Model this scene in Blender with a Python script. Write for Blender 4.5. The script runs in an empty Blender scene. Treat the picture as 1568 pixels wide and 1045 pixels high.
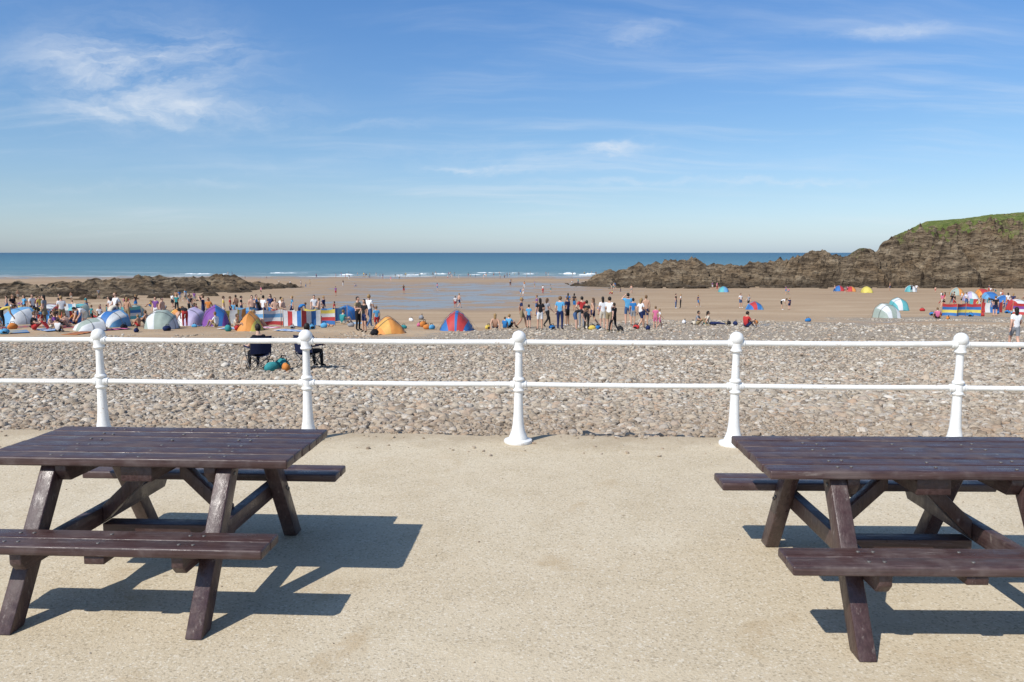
import bpy, bmesh, math, random
import numpy as np
from mathutils import Vector, Matrix, Euler, noise
random.seed(7); rng=np.random.default_rng(7)
scene=bpy.context.scene
scene.view_settings.view_transform='Standard'; scene.view_settings.look='None'; scene.view_settings.exposure=0
COL=scene.collection

# ---------------------------------------------------------------- node helpers
class NT:
    def __init__(s,tree): s.t=tree; s.n=tree.nodes; s.l=tree.links
    def new(s,typ,ins=None,**kw):
        nd=s.n.new(typ)
        for k,v in kw.items(): setattr(nd,k,v)
        if ins:
            for k,v in ins.items():
                if isinstance(v,bpy.types.NodeSocket): s.l.new(v,nd.inputs[k])
                else: nd.inputs[k].default_value=v
        return nd
    def math(s,op,a,b=0.0,c=None,clamp=False):
        ins={0:a,1:b}
        if c is not None: ins[2]=c
        return s.new('ShaderNodeMath',ins,operation=op,use_clamp=clamp).outputs[0]
    def mix(s,f,a,b,bt='MIX'):
        nd=s.n.new('ShaderNodeMix'); nd.data_type='RGBA'; nd.blend_type=bt
        for i,v in ((0,f),(6,a),(7,b)):
            if isinstance(v,bpy.types.NodeSocket): s.l.new(v,nd.inputs[i])
            else:
                if i>0 and len(v)==3: v=(*v,1)
                nd.inputs[i].default_value=v
        return nd.outputs[2]
    def noise(s,vec,scale,detail=4,rough=.5,dist=0):
        return s.new('ShaderNodeTexNoise',{'Vector':vec,'Scale':scale,'Detail':detail,'Roughness':rough,'Distortion':dist}).outputs['Fac']
    def ramp(s,f,stops):
        nd=s.n.new('ShaderNodeValToRGB'); s.l.new(f,nd.inputs[0]); cr=nd.color_ramp
        while len(cr.elements)<len(stops): cr.elements.new(.5)
        for e,(p,c) in zip(cr.elements,stops):
            e.position=p; e.color=(*c,1) if len(c)==3 else c
        return nd.outputs[0]
    def rng(s,v,a,b,c=0.0,d=1.0,smooth=True):
        return s.new('ShaderNodeMapRange',{0:v,1:a,2:b,3:c,4:d},interpolation_type='SMOOTHSTEP' if smooth else 'LINEAR').outputs[0]
    def mapping(s,vec,scale=(1,1,1),rot=(0,0,0),loc=(0,0,0)):
        return s.new('ShaderNodeMapping',{'Vector':vec,'Scale':scale,'Rotation':rot,'Location':loc}).outputs[0]
    def bump(s,h,st=.5,dist=.02,nrm=None):
        ins={'Height':h,'Strength':st,'Distance':dist}
        if nrm is not None: ins['Normal']=nrm
        return s.new('ShaderNodeBump',ins).outputs[0]

def newmat(name):
    m=bpy.data.materials.new(name); m.use_nodes=True
    nt=NT(m.node_tree); b=m.node_tree.nodes['Principled BSDF']
    return m,nt,b
def setin(nt,b,**kw):
    mp={'color':'Base Color','rough':'Roughness','spec':'Specular IOR Level','normal':'Normal','metal':'Metallic'}
    for k,v in kw.items():
        i=b.inputs[mp[k]]
        if isinstance(v,bpy.types.NodeSocket): nt.l.new(v,i)
        else: i.default_value=(*v,1) if isinstance(v,tuple) and len(v)==3 else v
_cache={}
def simple(name,color,rough=.8,spec=.3,var=.15,scale=30,bump=0.0):
    key=(name,color)
    if key in _cache: return _cache[key]
    m,nt,b=newmat(name)
    tc=nt.new('ShaderNodeTexCoord').outputs['Object']
    n=nt.noise(tc,scale,3)
    lo=tuple(c*(1-var) for c in color); hi=tuple(min(1,c*(1+var)) for c in color)
    setin(nt,b,color=nt.ramp(n,[(.3,lo),(.7,hi)]),rough=rough,spec=spec)
    if bump: setin(nt,b,normal=nt.bump(n,bump,.01))
    _cache[key]=m; return m

# ---------------------------------------------------------------- world
SUN=Vector((-.66,-.68,1)).normalized()
w=bpy.data.worlds.new("World"); scene.world=w; w.use_nodes=True
nt=NT(w.node_tree); bg=w.node_tree.nodes['Background']
sky=nt.new('ShaderNodeTexSky'); sky.sky_type='NISHITA'; sky.sun_disc=False
sky.sun_elevation=math.radians(46.4); sky.sun_rotation=math.radians(224)
sky.air_density=1.0; sky.dust_density=0.6; sky.ozone_density=2.5; sky.altitude=0
tc=nt.new('ShaderNodeTexCoord').outputs['Generated']
sx=nt.new('ShaderNodeSeparateXYZ',{0:tc}); X,Y,Z=sx.outputs
zz=nt.math('ADD',nt.math('MAXIMUM',Z,0.0),.12)
px=nt.math('DIVIDE',X,zz); py=nt.math('DIVIDE',Y,zz)
P=nt.new('ShaderNodeCombineXYZ',{0:px,1:py,2:0.0}).outputs[0]
warp=nt.noise(P,.7,3)
P2=nt.mapping(P,scale=(.55,2.2,1),rot=(0,0,math.radians(-14)))
P3=nt.new('ShaderNodeVectorMath',{0:P2,1:nt.new('ShaderNodeCombineXYZ',{0:warp,1:nt.math('MULTIPLY',warp,1.5),2:0.0}).outputs[0]},operation='ADD').outputs[0]
c1=nt.noise(P3,1.1,7,.6)
cov=nt.rng(nt.noise(P,.33,2),.36,.62)
layer=nt.math('MULTIPLY',nt.rng(c1,.44,.8),cov)
layer=nt.math('MULTIPLY',layer,.46)
yy=nt.math('MAXIMUM',Y,.05)
u0_=nt.math('DIVIDE',X,yy); v0_=nt.math('DIVIDE',Z,yy)
UV0=nt.new('ShaderNodeCombineXYZ',{0:u0_,1:v0_,2:0.0}).outputs[0]
wa=nt.math('SUBTRACT',nt.noise(nt.mapping(UV0,scale=(5,9,1)),1,4,.6),.5); wb_=nt.math('SUBTRACT',nt.noise(nt.mapping(UV0,scale=(6,12,1),loc=(5,3,0)),1,5,.65),.5)
u=nt.math('ADD',u0_,nt.math('MULTIPLY',wa,.16)); v=nt.math('ADD',v0_,nt.math('MULTIPLY',wb_,.07))
UV=nt.new('ShaderNodeCombineXYZ',{0:u,1:v,2:0.0}).outputs[0]
wisp=nt.noise(nt.mapping(UV,scale=(5,19,1),rot=(0,0,math.radians(16))),1.0,7,.62,.4)
tot=layer
for (u0,v0,su,sv,amp,lo) in [(-.455,.218,.115,.048,1.0,.31),(-.40,.174,.10,.012,.8,.32),(.165,.262,.08,.014,.5,.38),(.43,.268,.07,.006,.5,.34),
        (.13,.132,.03,.006,.85,.28),(-.05,.101,.06,.004,.65,.30),(.24,.086,.16,.004,.55,.30),(-.45,.08,.13,.006,.35,.34),(-.2,.155,.07,.006,.35,.34),(.0,.115,.3,.012,.25,.34)]:
    dx=nt.math('DIVIDE',nt.math('SUBTRACT',u,u0),su); dy=nt.math('DIVIDE',nt.math('SUBTRACT',v,v0),sv)
    g=nt.math('POWER',2.718,nt.math('MULTIPLY',nt.math('ADD',nt.math('MULTIPLY',dx,dx),nt.math('MULTIPLY',dy,dy)),-.8))
    k=nt.rng(wisp,lo,lo+.42)
    k=nt.math('MULTIPLY',nt.math('MULTIPLY',k,g),amp)
    k=nt.math('MULTIPLY',k,nt.math('GREATER_THAN',Y,.06))
    tot=nt.math('ADD',tot,k)
tot=nt.math('MULTIPLY',tot,nt.rng(Z,.0,.05),clamp=True)
tint=nt.ramp(nt.math('MAXIMUM',Z,0.0),[(0,(.95,1.14,1.58)),(.03,(.92,1.07,1.38)),(.07,(.86,1.0,1.22)),(.14,(.78,.98,1.19)),(.28,(.66,.97,1.30)),(1,(.90,1.03,1.15))])
hs=nt.mix(1.0,sky.outputs[0],tint,'MULTIPLY')
col=nt.mix(tot,hs,(7.4,7.9,8.5))
nt.l.new(col,bg.inputs[0]); bg.inputs[1].default_value=.108

sl=bpy.data.lights.new('sun','SUN'); sl.energy=4.8; sl.angle=math.radians(.5); sl.color=(1,.955,.89)
so=bpy.data.objects.new('sun',sl); COL.objects.link(so); so.rotation_euler=(-SUN).to_track_quat('-Z','Y').to_euler(); so.location=(-20,-20,30)

cam=bpy.data.cameras.new('camera'); co=bpy.data.objects.new('camera',cam); COL.objects.link(co)
co.location=(0,0,1.85); co.rotation_euler=(math.radians(90-6.34),0,0); cam.lens=28; cam.sensor_width=36; cam.clip_end=60000; cam.clip_start=.05
scene.camera=co

# ---------------------------------------------------------------- object helpers
def link(name,me,parent=None,mats=()):
    o=bpy.data.objects.new(name,me); COL.objects.link(o)
    for m in mats: me.materials.append(m)
    if parent: o.parent=parent
    return o
def empty(name,loc=(0,0,0),rz=0):
    o=bpy.data.objects.new(name,None); COL.objects.link(o); o.location=loc; o.rotation_euler=(0,0,rz); o.empty_display_size=.2; return o
def mesh_from(name,vs,fs,smooth=False,mi=None):
    me=bpy.data.meshes.new(name); me.from_pydata([tuple(v) for v in vs],[],fs); me.update()
    if smooth: me.polygons.foreach_set('use_smooth',[True]*len(me.polygons))
    if mi is not None: me.polygons.foreach_set('material_index',mi)
    return me
def prism(name,quad,x0,x1,axis='x',bev=.006,parent=None,mat=None,seg=2):
    bm=bmesh.new()
    def p(a,q): return (a,q[0],q[1]) if axis=='x' else (q[0],a,q[1])
    A=[bm.verts.new(p(x0,q)) for q in quad]; B=[bm.verts.new(p(x1,q)) for q in quad]
    bm.faces.new(A); bm.faces.new(B[::-1])
    n=len(quad)
    for i in range(n): bm.faces.new((A[i],B[i],B[(i+1)%n],A[(i+1)%n]))
    bmesh.ops.recalc_face_normals(bm,faces=bm.faces)
    if bev: bmesh.ops.bevel(bm,geom=bm.edges[:],offset=bev,segments=seg,affect='EDGES',profile=.5)
    me=bpy.data.meshes.new(name); bm.to_mesh(me); bm.free()
    me.polygons.foreach_set('use_smooth',[True]*len(me.polygons))
    try: me.set_sharp_from_angle(angle=math.radians(50))
    except Exception: pass
    return link(name,me,parent,[mat] if mat else [])
def box(name,x0,x1,y0,y1,z0,z1,**k):
    return prism(name,[(y0,z0),(y1,z0),(y1,z1),(y0,z1)],x0,x1,**k)
def tube_geo(pts,radii,n=8,cap=True):
    vs=[];fs=[]
    pts=[Vector(p) for p in pts]
    for i,p in enumerate(pts):
        d=(pts[min(i+1,len(pts)-1)]-pts[max(i-1,0)]).normalized()
        a=d.cross(Vector((0,0,1))).normalized() if abs(d.z)<=.95 else (Vector((1,0,0))-d*d.x).normalized()
        b=d.cross(a)
        for k in range(n):
            t=2*math.pi*k/n; vs.append(p+(a*math.cos(t)+b*math.sin(t))*radii[i])
    for i in range(len(pts)-1):
        for k in range(n):
            fs.append((i*n+k,i*n+(k+1)%n,(i+1)*n+(k+1)%n,(i+1)*n+k))
    if cap:
        fs.append(tuple(range(n))[::-1]); fs.append(tuple(range((len(pts)-1)*n,len(pts)*n)))
    return vs,fs
class Geo:
    def __init__(s): s.v=[];s.f=[];s.m=[]
    def add(s,vf,mi=0,M=None):
        o=len(s.v); vs,fs=vf
        s.v+= [ (M@Vector(v) if M else Vector(v)) for v in vs]; s.f+=[tuple(i+o for i in f) for f in fs]; s.m+=[mi]*len(fs)
    def mesh(s,name,smooth=True): return mesh_from(name,s.v,s.f,smooth,s.m)
def ell_geo(c,r,nu=10,nv=7,fn=None):
    vs=[(c[0],c[1],c[2]+r[2])];fs=[]
    for j in range(1,nv):
        ph=math.pi*j/nv
        for i in range(nu):
            th=2*math.pi*i/nu
            vs.append((c[0]+r[0]*math.sin(ph)*math.cos(th),c[1]+r[1]*math.sin(ph)*math.sin(th),c[2]+r[2]*math.cos(ph)))
    vs.append((c[0],c[1],c[2]-r[2]))
    for i in range(nu): fs.append((0,1+i,1+(i+1)%nu))
    for j in range(nv-2):
        for i in range(nu):
            a=1+j*nu+i;b=1+j*nu+(i+1)%nu; fs.append((a,a+nu,b+nu,b))
    l=len(vs)-1
    for i in range(nu): fs.append((l,1+(nv-2)*nu+(i+1)%nu,1+(nv-2)*nu+i))
    if fn: vs=[fn(Vector(v)) for v in vs]
    return vs,fs

# ---------------------------------------------------------------- terrain
PY=[7.6,8.2,12,21,30,41,60,94,150,207,300,340,460,700]
PZ=[-.10,-.12,-.48,-1.3,-1.8,-2.1,-3.1,-4.7,-6.2,-7.1,-8.0,-8.2,-9.2,-11]
def terr(x,y):
    z=np.interp(y,PY,PZ)
    a=min(1,max(0,(y-8)/6))
    z+=a*.10*noise.noise(Vector((x*.15,y*.15,0)))+a*.04*noise.noise(Vector((x*.6,y*.6,3)))
    if y>60: z+=.12*noise.noise(Vector((x*.03,y*.05,9)))
    return float(z)
def peb_val(x,y):
    e=36+ 20*min(1,max(0,(x+4)/13))-10*min(1,max(0,(x-14)/12))
    v=(e-y)/6
    d=((x-36)/13)**2+((y-57)/7)**2
    v=max(v,1.2*(1-d))
    return v
def wet_val(x,y):
    cx=-13+.03*(y-90); 
    v=1-abs(x-cx)/(17+.26*max(0,y-90))
    v=min(v,(y-80)/14,(270-y)/50)
    v2=(y-285)/60
    s=1-abs(y-(47+ .25*(x-8)+1.5*math.sin(x*.3)))/2.2
    if x>6: v=max(v,.6*min(1,s))
    return max(v,v2)
rows=list(np.unique(np.concatenate([np.linspace(7.6,40,110),np.geomspace(40,700,170)])))
cols=[math.copysign(abs(c)**1.3,c) for c in np.linspace(-1,1,201)]
vs=[];fs=[];peb=[];wet=[]
for y in rows:
    hw=1.6*y+40
    for c in cols:
        x=c*hw
        vs.append((x,y+(-.049*x if y<8.5 else 0),terr(x,y))); peb.append(peb_val(x,y)); wet.append(wet_val(x,y))
nc=len(cols)
for i in range(len(rows)-1):
    for j in range(nc-1): a=i*nc+j; fs.append((a,a+1,a+nc+1,a+nc))
me=mesh_from('beach_ground',vs,fs,True)
for nm,arr in (('peb',peb),('wet',wet)):
    at=me.attributes.new(nm,'FLOAT','POINT'); at.data.foreach_set('value',arr)
m,nt,b=newmat('beach_sand_and_shingle')
pos=nt.new('ShaderNodeNewGeometry').outputs['Position']
ap=nt.new('ShaderNodeAttribute',attribute_name='peb').outputs['Fac']
aw=nt.new('ShaderNodeAttribute',attribute_name='wet').outputs['Fac']
n1=nt.noise(pos,.35,5,.6); n2=nt.noise(pos,3,5,.65); n3=nt.noise(nt.mapping(pos,scale=(.06,.22,1)),1,6,.6)
sand=nt.ramp(n3,[(.3,(.335,.235,.145)),(.5,(.415,.30,.19)),(.72,(.50,.385,.255))])
sand=nt.mix(nt.rng(n2,.35,.7,0,.35),sand,(.31,.21,.125))
vor=nt.new('ShaderNodeTexVoronoi',{'Vector':pos,'Scale':19.0,'Randomness':1.0})
vd=vor.outputs['Distance']; vc=vor.outputs['Color']
vcs=nt.new('ShaderNodeSeparateColor',{0:vc}).outputs[0]
pebc=nt.ramp(vcs,[(0,(.24,.20,.155)),(.3,(.39,.335,.265)),(.6,(.48,.42,.34)),(.85,(.41,.32,.235)),(1,(.60,.56,.48))])
pebc=nt.mix(nt.rng(vd,.4,.8),pebc,(.14,.11,.08))
pebc=nt.mix(nt.rng(n1,.35,.7,0,.35),pebc,(.42,.345,.25))
pm=nt.rng(nt.math('ADD',ap,nt.math('MULTIPLY',nt.math('SUBTRACT',n1,.5),3.0)),-.1,.25)
pm2=nt.math('MULTIPLY',nt.rng(n2,.55,.62),nt.rng(ap,-2.5,0))
pmx=nt.math('MAXIMUM',pm,pm2)
braid=nt.noise(nt.mapping(pos,scale=(.075,.085,1)),1,8,.72,1.2)
wm=nt.rng(nt.math('ADD',nt.math('MULTIPLY',aw,.15),nt.math('SUBTRACT',braid,.575)),.0,.07)
damp=nt.rng(nt.math('ADD',aw,nt.math('MULTIPLY',nt.math('SUBTRACT',n3,.5),1.2)),-.3,.4)
dampf=nt.rng(nt.new('ShaderNodeSeparateXYZ',{0:pos}).outputs[1],60,200,0,.35)
sand=nt.mix(nt.math('MAXIMUM',nt.math('MULTIPLY',damp,.6),dampf),sand,(.29,.20,.125))
base=nt.mix(pmx,sand,pebc)
base=nt.mix(wm,base,(.24,.22,.19))
sheen=nt.math('MULTIPLY',damp,nt.math('SUBTRACT',1.0,pmx))
rough=nt.math('SUBTRACT',nt.math('SUBTRACT',.92,nt.math('MULTIPLY',sheen,.35)),nt.math('MULTIPLY',wm,.28))
hb=nt.math('ADD',nt.math('MULTIPLY',nt.math('MULTIPLY',nt.math('SUBTRACT',1.0,vd),pm),1.0),nt.math('MULTIPLY',n2,.25))
hb=nt.math('MULTIPLY',hb,nt.math('SUBTRACT',1.0,wm))
setin(nt,b,color=base,rough=rough,spec=nt.math('ADD',.15,nt.math('MULTIPLY',wm,.4)),normal=nt.bump(hb,.8,.04))
link('beach_ground',me,None,[m])

# promenade slab
def edgeY(x): return 8.02-.049*x
xs=np.concatenate([[-160,-100,-60],np.linspace(-40,40,1601),[60,100,150]])
vs=[];fs=[]
for x in xs:
    e=edgeY(x)+.07*noise.noise(Vector((x*1.3,0,0)))+.05*noise.noise(Vector((x*5,1,0)))+.03*noise.noise(Vector((x*14,1,0)))
    vs+=[(x,-200,0),(x,0,0),(x,.2,0),(x,e-.05,0),(x,e,-.02),(x,e+.03,-.35)]
for i in range(len(xs)-1):
    for j in range(5): a=i*6+j; fs.append((a,a+6,a+7,a+1))
me=mesh_from('promenade',vs,fs,False)
m,nt,b=newmat('sandy_concrete')
pos=nt.new('ShaderNodeNewGeometry').outputs['Position']
big=nt.noise(pos,.55,5,.6,.5); mid=nt.noise(pos,2.6,5,.65); fine=nt.noise(pos,75,3,.7); 
sp=nt.new('ShaderNodeTexVoronoi',{'Vector':pos,'Scale':95.0}).outputs['Color']
spk=nt.new('ShaderNodeSeparateColor',{0:sp}).outputs[0]
c=nt.ramp(big,[(.3,(.46,.375,.25)),(.5,(.53,.44,.305)),(.7,(.57,.49,.355))])
c=nt.mix(nt.rng(mid,.42,.75,0,.6),c,(.42,.335,.21))
c=nt.mix(nt.rng(fine,.3,.7,0,.5),c,(.63,.555,.42))
c=nt.mix(nt.rng(spk,.86,.9,0,.5),c,(.27,.22,.15))
c=nt.mix(nt.rng(spk,.12,.08,0,.4),c,(.74,.69,.58))
stain=nt.rng(nt.noise(pos,.9,6,.7,1.5),.56,.72,0,.5)
c=nt.mix(stain,c,(.41,.30,.17))
drift=nt.rng(nt.noise(nt.mapping(pos,scale=(.5,1.4,1),loc=(3,8,0)),1,5,.6,.8),.56,.66,0,.4)
c=nt.mix(drift,c,(.61,.52,.37))
yv=nt.new('ShaderNodeSeparateXYZ',{0:pos}); ed=nt.math('ADD',yv.outputs[1],nt.math('MULTIPLY',yv.outputs[0],.049))
c=nt.mix(nt.math('MULTIPLY',nt.rng(nt.math('ADD',ed,nt.math('MULTIPLY',mid,1.2)),7.9,8.6),.5),c,(.34,.26,.17))
spot=nt.rng(nt.new('ShaderNodeTexVoronoi',{'Vector':pos,'Scale':1.7}).outputs['Distance'],.035,.02,0,.5)
c=nt.mix(spot,c,(.22,.16,.10))
hb=nt.math('ADD',nt.math('MULTIPLY',fine,.6),nt.math('MULTIPLY',mid,1.0))
setin(nt,b,color=c,rough=.95,spec=.15,normal=nt.bump(hb,.6,.013))
link('promenade',me,None,[m])

# ---------------------------------------------------------------- shingle stones (instanced)
m,nt,b=newmat('beach_stone')
oi=nt.new('ShaderNodeObjectInfo').outputs['Random']
tcg=nt.new('ShaderNodeTexCoord').outputs['Object']
sc=nt.ramp(oi,[(0,(.15,.12,.095)),(.12,(.29,.245,.19)),(.35,(.44,.38,.295)),(.55,(.51,.445,.35)),(.72,(.43,.305,.21)),(.85,(.39,.37,.33)),(1,(.70,.65,.56))])
nn=nt.noise(tcg,3,4,.6)
sc=nt.mix(nt.rng(nn,.3,.7,0,.35),sc,(.34,.27,.19))
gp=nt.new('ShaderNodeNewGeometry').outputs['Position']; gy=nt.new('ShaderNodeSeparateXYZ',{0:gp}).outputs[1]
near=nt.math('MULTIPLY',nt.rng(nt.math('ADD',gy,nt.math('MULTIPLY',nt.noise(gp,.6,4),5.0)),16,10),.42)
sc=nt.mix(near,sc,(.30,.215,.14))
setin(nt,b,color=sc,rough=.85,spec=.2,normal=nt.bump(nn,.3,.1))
stonemat=m
stonecol=bpy.data.collections.new('shingle_stones')
for k in range(7):
    bm=bmesh.new(); bmesh.ops.create_icosphere(bm,subdivisions=2,radius=1)
    for v in bm.verts:
        d=v.co.normalized(); r=1+.45*noise.noise(d*1.3+Vector((k*7,0,0)))+.18*noise.noise(d*2.9+Vector((0,k*5,0)))
        v.co=Vector((d.x*r,d.y*r*(.62+.05*k),d.z*r*(.34+.04*k)))
    me=bpy.data.meshes.new('stone_%d'%k); bm.to_mesh(me); bm.free(); me.materials.append(stonemat)
    me.polygons.foreach_set('use_smooth',[k%2==0]*len(me.polygons))
    stonecol.objects.link(bpy.data.objects.new('stone_%d'%k,me))
pts=[];scl=[]
def scatter(y0,y1,t,dens,smin,smax):
    a1=t*y1+3; a0=-a1
    n=int((a1-a0)*(y1-y0)*dens)
    for _ in range(n):
        x=random.uniform(a0,a1); y=random.uniform(y0,y1)
        if abs(x)>t*y+4 or y<edgeY(x): continue
        if peb_val(x,y)+ (noise.noise(Vector((x*.35,y*.35,2))))*1.2<.1: continue
        cl=noise.noise(Vector((x*.5,y*.5,5)))
        s=smin+(smax-smin)*random.random()**3.0*(1+1.0*cl)
        pts.append((x,y,terr(x,y)+s*.10)); scl.append((s,s,s))
scatter(7.6,11,.85,580,.014,.072)
scatter(11,16,.82,280,.02,.08)
scatter(16,24,.78,110,.027,.09)
scatter(24,34,.72,40,.035,.095)
scatter(34,58,.72,9,.05,.11)
for _ in range(260):
    x=random.uniform(-9,9); y=edgeY(x)+random.random()**1.3*5; s=random.uniform(.05,.095)
    pts.append((x,y,terr(x,y)+s*.12)); scl.append((s,s,s))
for _ in range(140):
    y=random.uniform(13,34); x=random.uniform(-.7,.7)*y; s=random.uniform(.08,.15)
    pts.append((x,y,terr(x,y)+s*.12)); scl.append((s,s,s))
for _ in range(420):
    x=random.uniform(-8,8); y=edgeY(x)-random.random()**3*.9; s=random.uniform(.006,.022)
    pts.append((x,y,s*.3)); scl.append((s,s,s))
for _ in range(160):
    x=random.uniform(-4,4); y=random.uniform(2,7); s=random.uniform(.003,.008)
    pts.append((x,y,s*.3)); scl.append((s,s,s))
N=len(pts); print('stones',N)
me=bpy.data.meshes.new('shingle'); me.from_pydata(pts,[],[])
a=me.attributes.new('scl','FLOAT_VECTOR','POINT'); a.data.foreach_set('vector',np.array(scl).ravel())
a=me.attributes.new('rot','FLOAT_VECTOR','POINT'); rr=np.stack([rng.normal(0,.3,N),rng.normal(0,.3,N),rng.uniform(0,6.28,N)],1); a.data.foreach_set('vector',rr.ravel())
a=me.attributes.new('idx','INT','POINT'); a.data.foreach_set('value',rng.integers(0,7,N))
sh=link('shingle',me)
ng=bpy.data.node_groups.new('scatter_stones','GeometryNodeTree')
ng.interface.new_socket('Geometry',in_out='INPUT',socket_type='NodeSocketGeometry'); ng.interface.new_socket('Geometry',in_out='OUTPUT',socket_type='NodeSocketGeometry')
gi=ng.nodes.new('NodeGroupInput'); go=ng.nodes.new('NodeGroupOutput')
ci=ng.nodes.new('GeometryNodeCollectionInfo'); ci.inputs[0].default_value=stonecol; ci.inputs['Separate Children'].default_value=True; ci.inputs['Reset Children'].default_value=True
ip=ng.nodes.new('GeometryNodeInstanceOnPoints'); ip.inputs['Pick Instance'].default_value=True
def na(n,t):
    q=ng.nodes.new('GeometryNodeInputNamedAttribute'); q.data_type=t; q.inputs['Name'].default_value=n
    return [o for o in q.outputs if o.enabled and o.name=='Attribute'][0]
ng.links.new(gi.outputs[0],ip.inputs['Points']); ng.links.new(ci.outputs[0],ip.inputs['Instance'])
ng.links.new(na('idx','INT'),ip.inputs['Instance Index']); ng.links.new(na('rot','FLOAT_VECTOR'),ip.inputs['Rotation']); ng.links.new(na('scl','FLOAT_VECTOR'),ip.inputs['Scale'])
ng.links.new(ip.outputs[0],go.inputs[0])
md=sh.modifiers.new('scatter','NODES'); md.node_group=ng

# ---------------------------------------------------------------- sea
xs_=[-40000,-4000,-800,0,800,4000,40000]; ys_=[318,500,900,3000,40000]
vs=[(x,y,-8.2) for y in ys_ for x in xs_]; fs=[]
for i in range(len(ys_)-1):
    for j in range(len(xs_)-1): a=i*len(xs_)+j; fs.append((a,a+1,a+len(xs_)+1,a+len(xs_)))
me=mesh_from('sea',vs,fs)
m,nt,b=newmat('sea_water')
pos=nt.new('ShaderNodeNewGeometry').outputs['Position']; sp=nt.new('ShaderNodeSeparateXYZ',{0:pos}); yv=sp.outputs[1]
ly=nt.math('LOGARITHM',yv,10.0)
c=nt.ramp(nt.rng(ly,2.5,4.3,0,1,False),[(0,(.22,.27,.24)),(.08,(.125,.225,.24)),(.3,(.06,.155,.195)),(.6,(.028,.095,.145)),(1,(.018,.068,.125))])
st=nt.noise(nt.mapping(pos,scale=(.004,.03,1)),1,6,.65)
c=nt.mix(nt.rng(st,.35,.7,0,.5),c,(.04,.12,.165))
st2=nt.noise(nt.mapping(pos,scale=(.03,.16,1)),1,5,.7)
wy=nt.math('ADD',yv,nt.math('MULTIPLY',nt.math('SUBTRACT',nt.noise(nt.mapping(pos,scale=(.008,.002,1)),1,4,.6),.5),60.0))
wv=nt.math('SINE',nt.math('MULTIPLY',wy,.24))
brk=nt.noise(nt.mapping(pos,scale=(.03,.06,1)),1,6,.7)
foam=nt.math('MULTIPLY',nt.rng(wv,.78,.98),nt.rng(brk,.50,.60))
foam=nt.math('MULTIPLY',foam,nt.rng(yv,450,390))
edge=nt.math('MULTIPLY',nt.math('MULTIPLY',nt.rng(yv,352,342),nt.rng(brk,.42,.56)),.7)
caps=nt.math('MULTIPLY',nt.rng(st2,.70,.76),.5)
foam=nt.math('MAXIMUM',nt.math('MAXIMUM',foam,edge),nt.math('MULTIPLY',caps,nt.rng(yv,1500,400)),clamp=True)
c=nt.mix(foam,c,(.72,.76,.76))
bh=nt.noise(nt.mapping(pos,scale=(.15,.5,1)),1,6,.6)
setin(nt,b,color=c,rough=nt.math('ADD',.35,nt.math('MULTIPLY',foam,.5)),spec=.2,normal=nt.bump(bh,1.0,.8))
link('sea',me,None,[m])
m,nt,b=newmat('wave_foam'); pos=nt.new('ShaderNodeNewGeometry').outputs['Position']; q=nt.noise(pos,.8,4)
setin(nt,b,color=nt.ramp(q,[(.3,(.5,.58,.60)),(.6,(.80,.82,.82))]),rough=.8)
G=Geo()
for (xa,xb,y0,h) in [(-82,-60,358,.4),(-58,-34,356,.4),(-50,-26,372,.7),(-26,-8,362,.4),(-4,14,374,.45),(18,40,372,.9),(24,40,356,.4),(-160,-130,372,.5),(-125,-100,392,.45),(-20,4,398,.45)]:
    n=int((xb-xa)/.8); vs=[];fs=[]
    for i in range(n+1):
        x=xa+(xb-xa)*i/n; e=min(1,4*i/n,4*(n-i)/n)*max(.0,.45+1.6*noise.noise(Vector((x*.17,y0,0)))+.8*noise.noise(Vector((x*.7,y0,0))))
        y=y0+5*noise.noise(Vector((x*.03,y0,3)))
        hh=h*e
        vs+=[(x,y-1.5*e,-8.195),(x,y-.6,-8.2+hh*.6),(x,y,-8.2+hh),(x,y+1.8,-8.21)]
    for i in range(n):
        for j in range(3): a=i*4+j; fs.append((a,a+4,a+5,a+1))
    G.add((vs,fs))
link('breaking_waves',G.mesh('breaking_waves'),None,[m])

# ---------------------------------------------------------------- rocks and headland
def ridged(p,oct=5):
    s=0;a=1;t=0
    for i in range(oct):
        s+=a*(1-abs(noise.noise(p))*2); t+=a; a*=.6; p=p*2.1+Vector((3.1,1.7,.3))
    return s/t
m,nt,b=newmat('slate_rock')
geo=nt.new('ShaderNodeNewGeometry'); pos=geo.outputs['Position']; nz=nt.new('ShaderNodeSeparateXYZ',{0:geo.outputs['Normal']}).outputs[2]; sp3=nt.new('ShaderNodeSeparateXYZ',{0:pos}); pz=sp3.outputs[2]
tp=nt.mapping(pos,scale=(.20,.20,.8),rot=(.5,.45,.3))
r1=nt.noise(tp,.8,7,.68); r2=nt.noise(pos,.10,5,.6); r3=nt.noise(tp,3.0,5,.75)
c=nt.ramp(r1,[(.34,(.055,.040,.028)),(.44,(.155,.115,.075)),(.54,(.27,.205,.135)),(.68,(.42,.34,.235))])
c=nt.mix(nt.rng(r2,.45,.65,0,.4),c,(.28,.185,.10))
c=nt.mix(nt.rng(r3,.50,.40,0,.8),c,(.05,.038,.028))
c=nt.mix(nt.rng(nt.math('ADD',pz,nt.math('MULTIPLY',r2,3.0)),-3.2,-5.4,0,.65),c,(.07,.055,.04))
att=nt.new('ShaderNodeAttribute',attribute_name='turf').outputs['Fac']
gm=nt.rng(nt.math('ADD',att,nt.math('MULTIPLY',nt.math('SUBTRACT',r2,.5),1.0)),.35,.62)
gm=nt.math('MULTIPLY',gm,nt.rng(nz,.45,.75))
gcol=nt.ramp(nt.noise(pos,.35,6,.75),[(.3,(.07,.10,.025)),(.47,(.14,.18,.045)),(.6,(.22,.23,.08)),(.74,(.30,.26,.12))])
c=nt.mix(gm,c,gcol)
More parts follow.
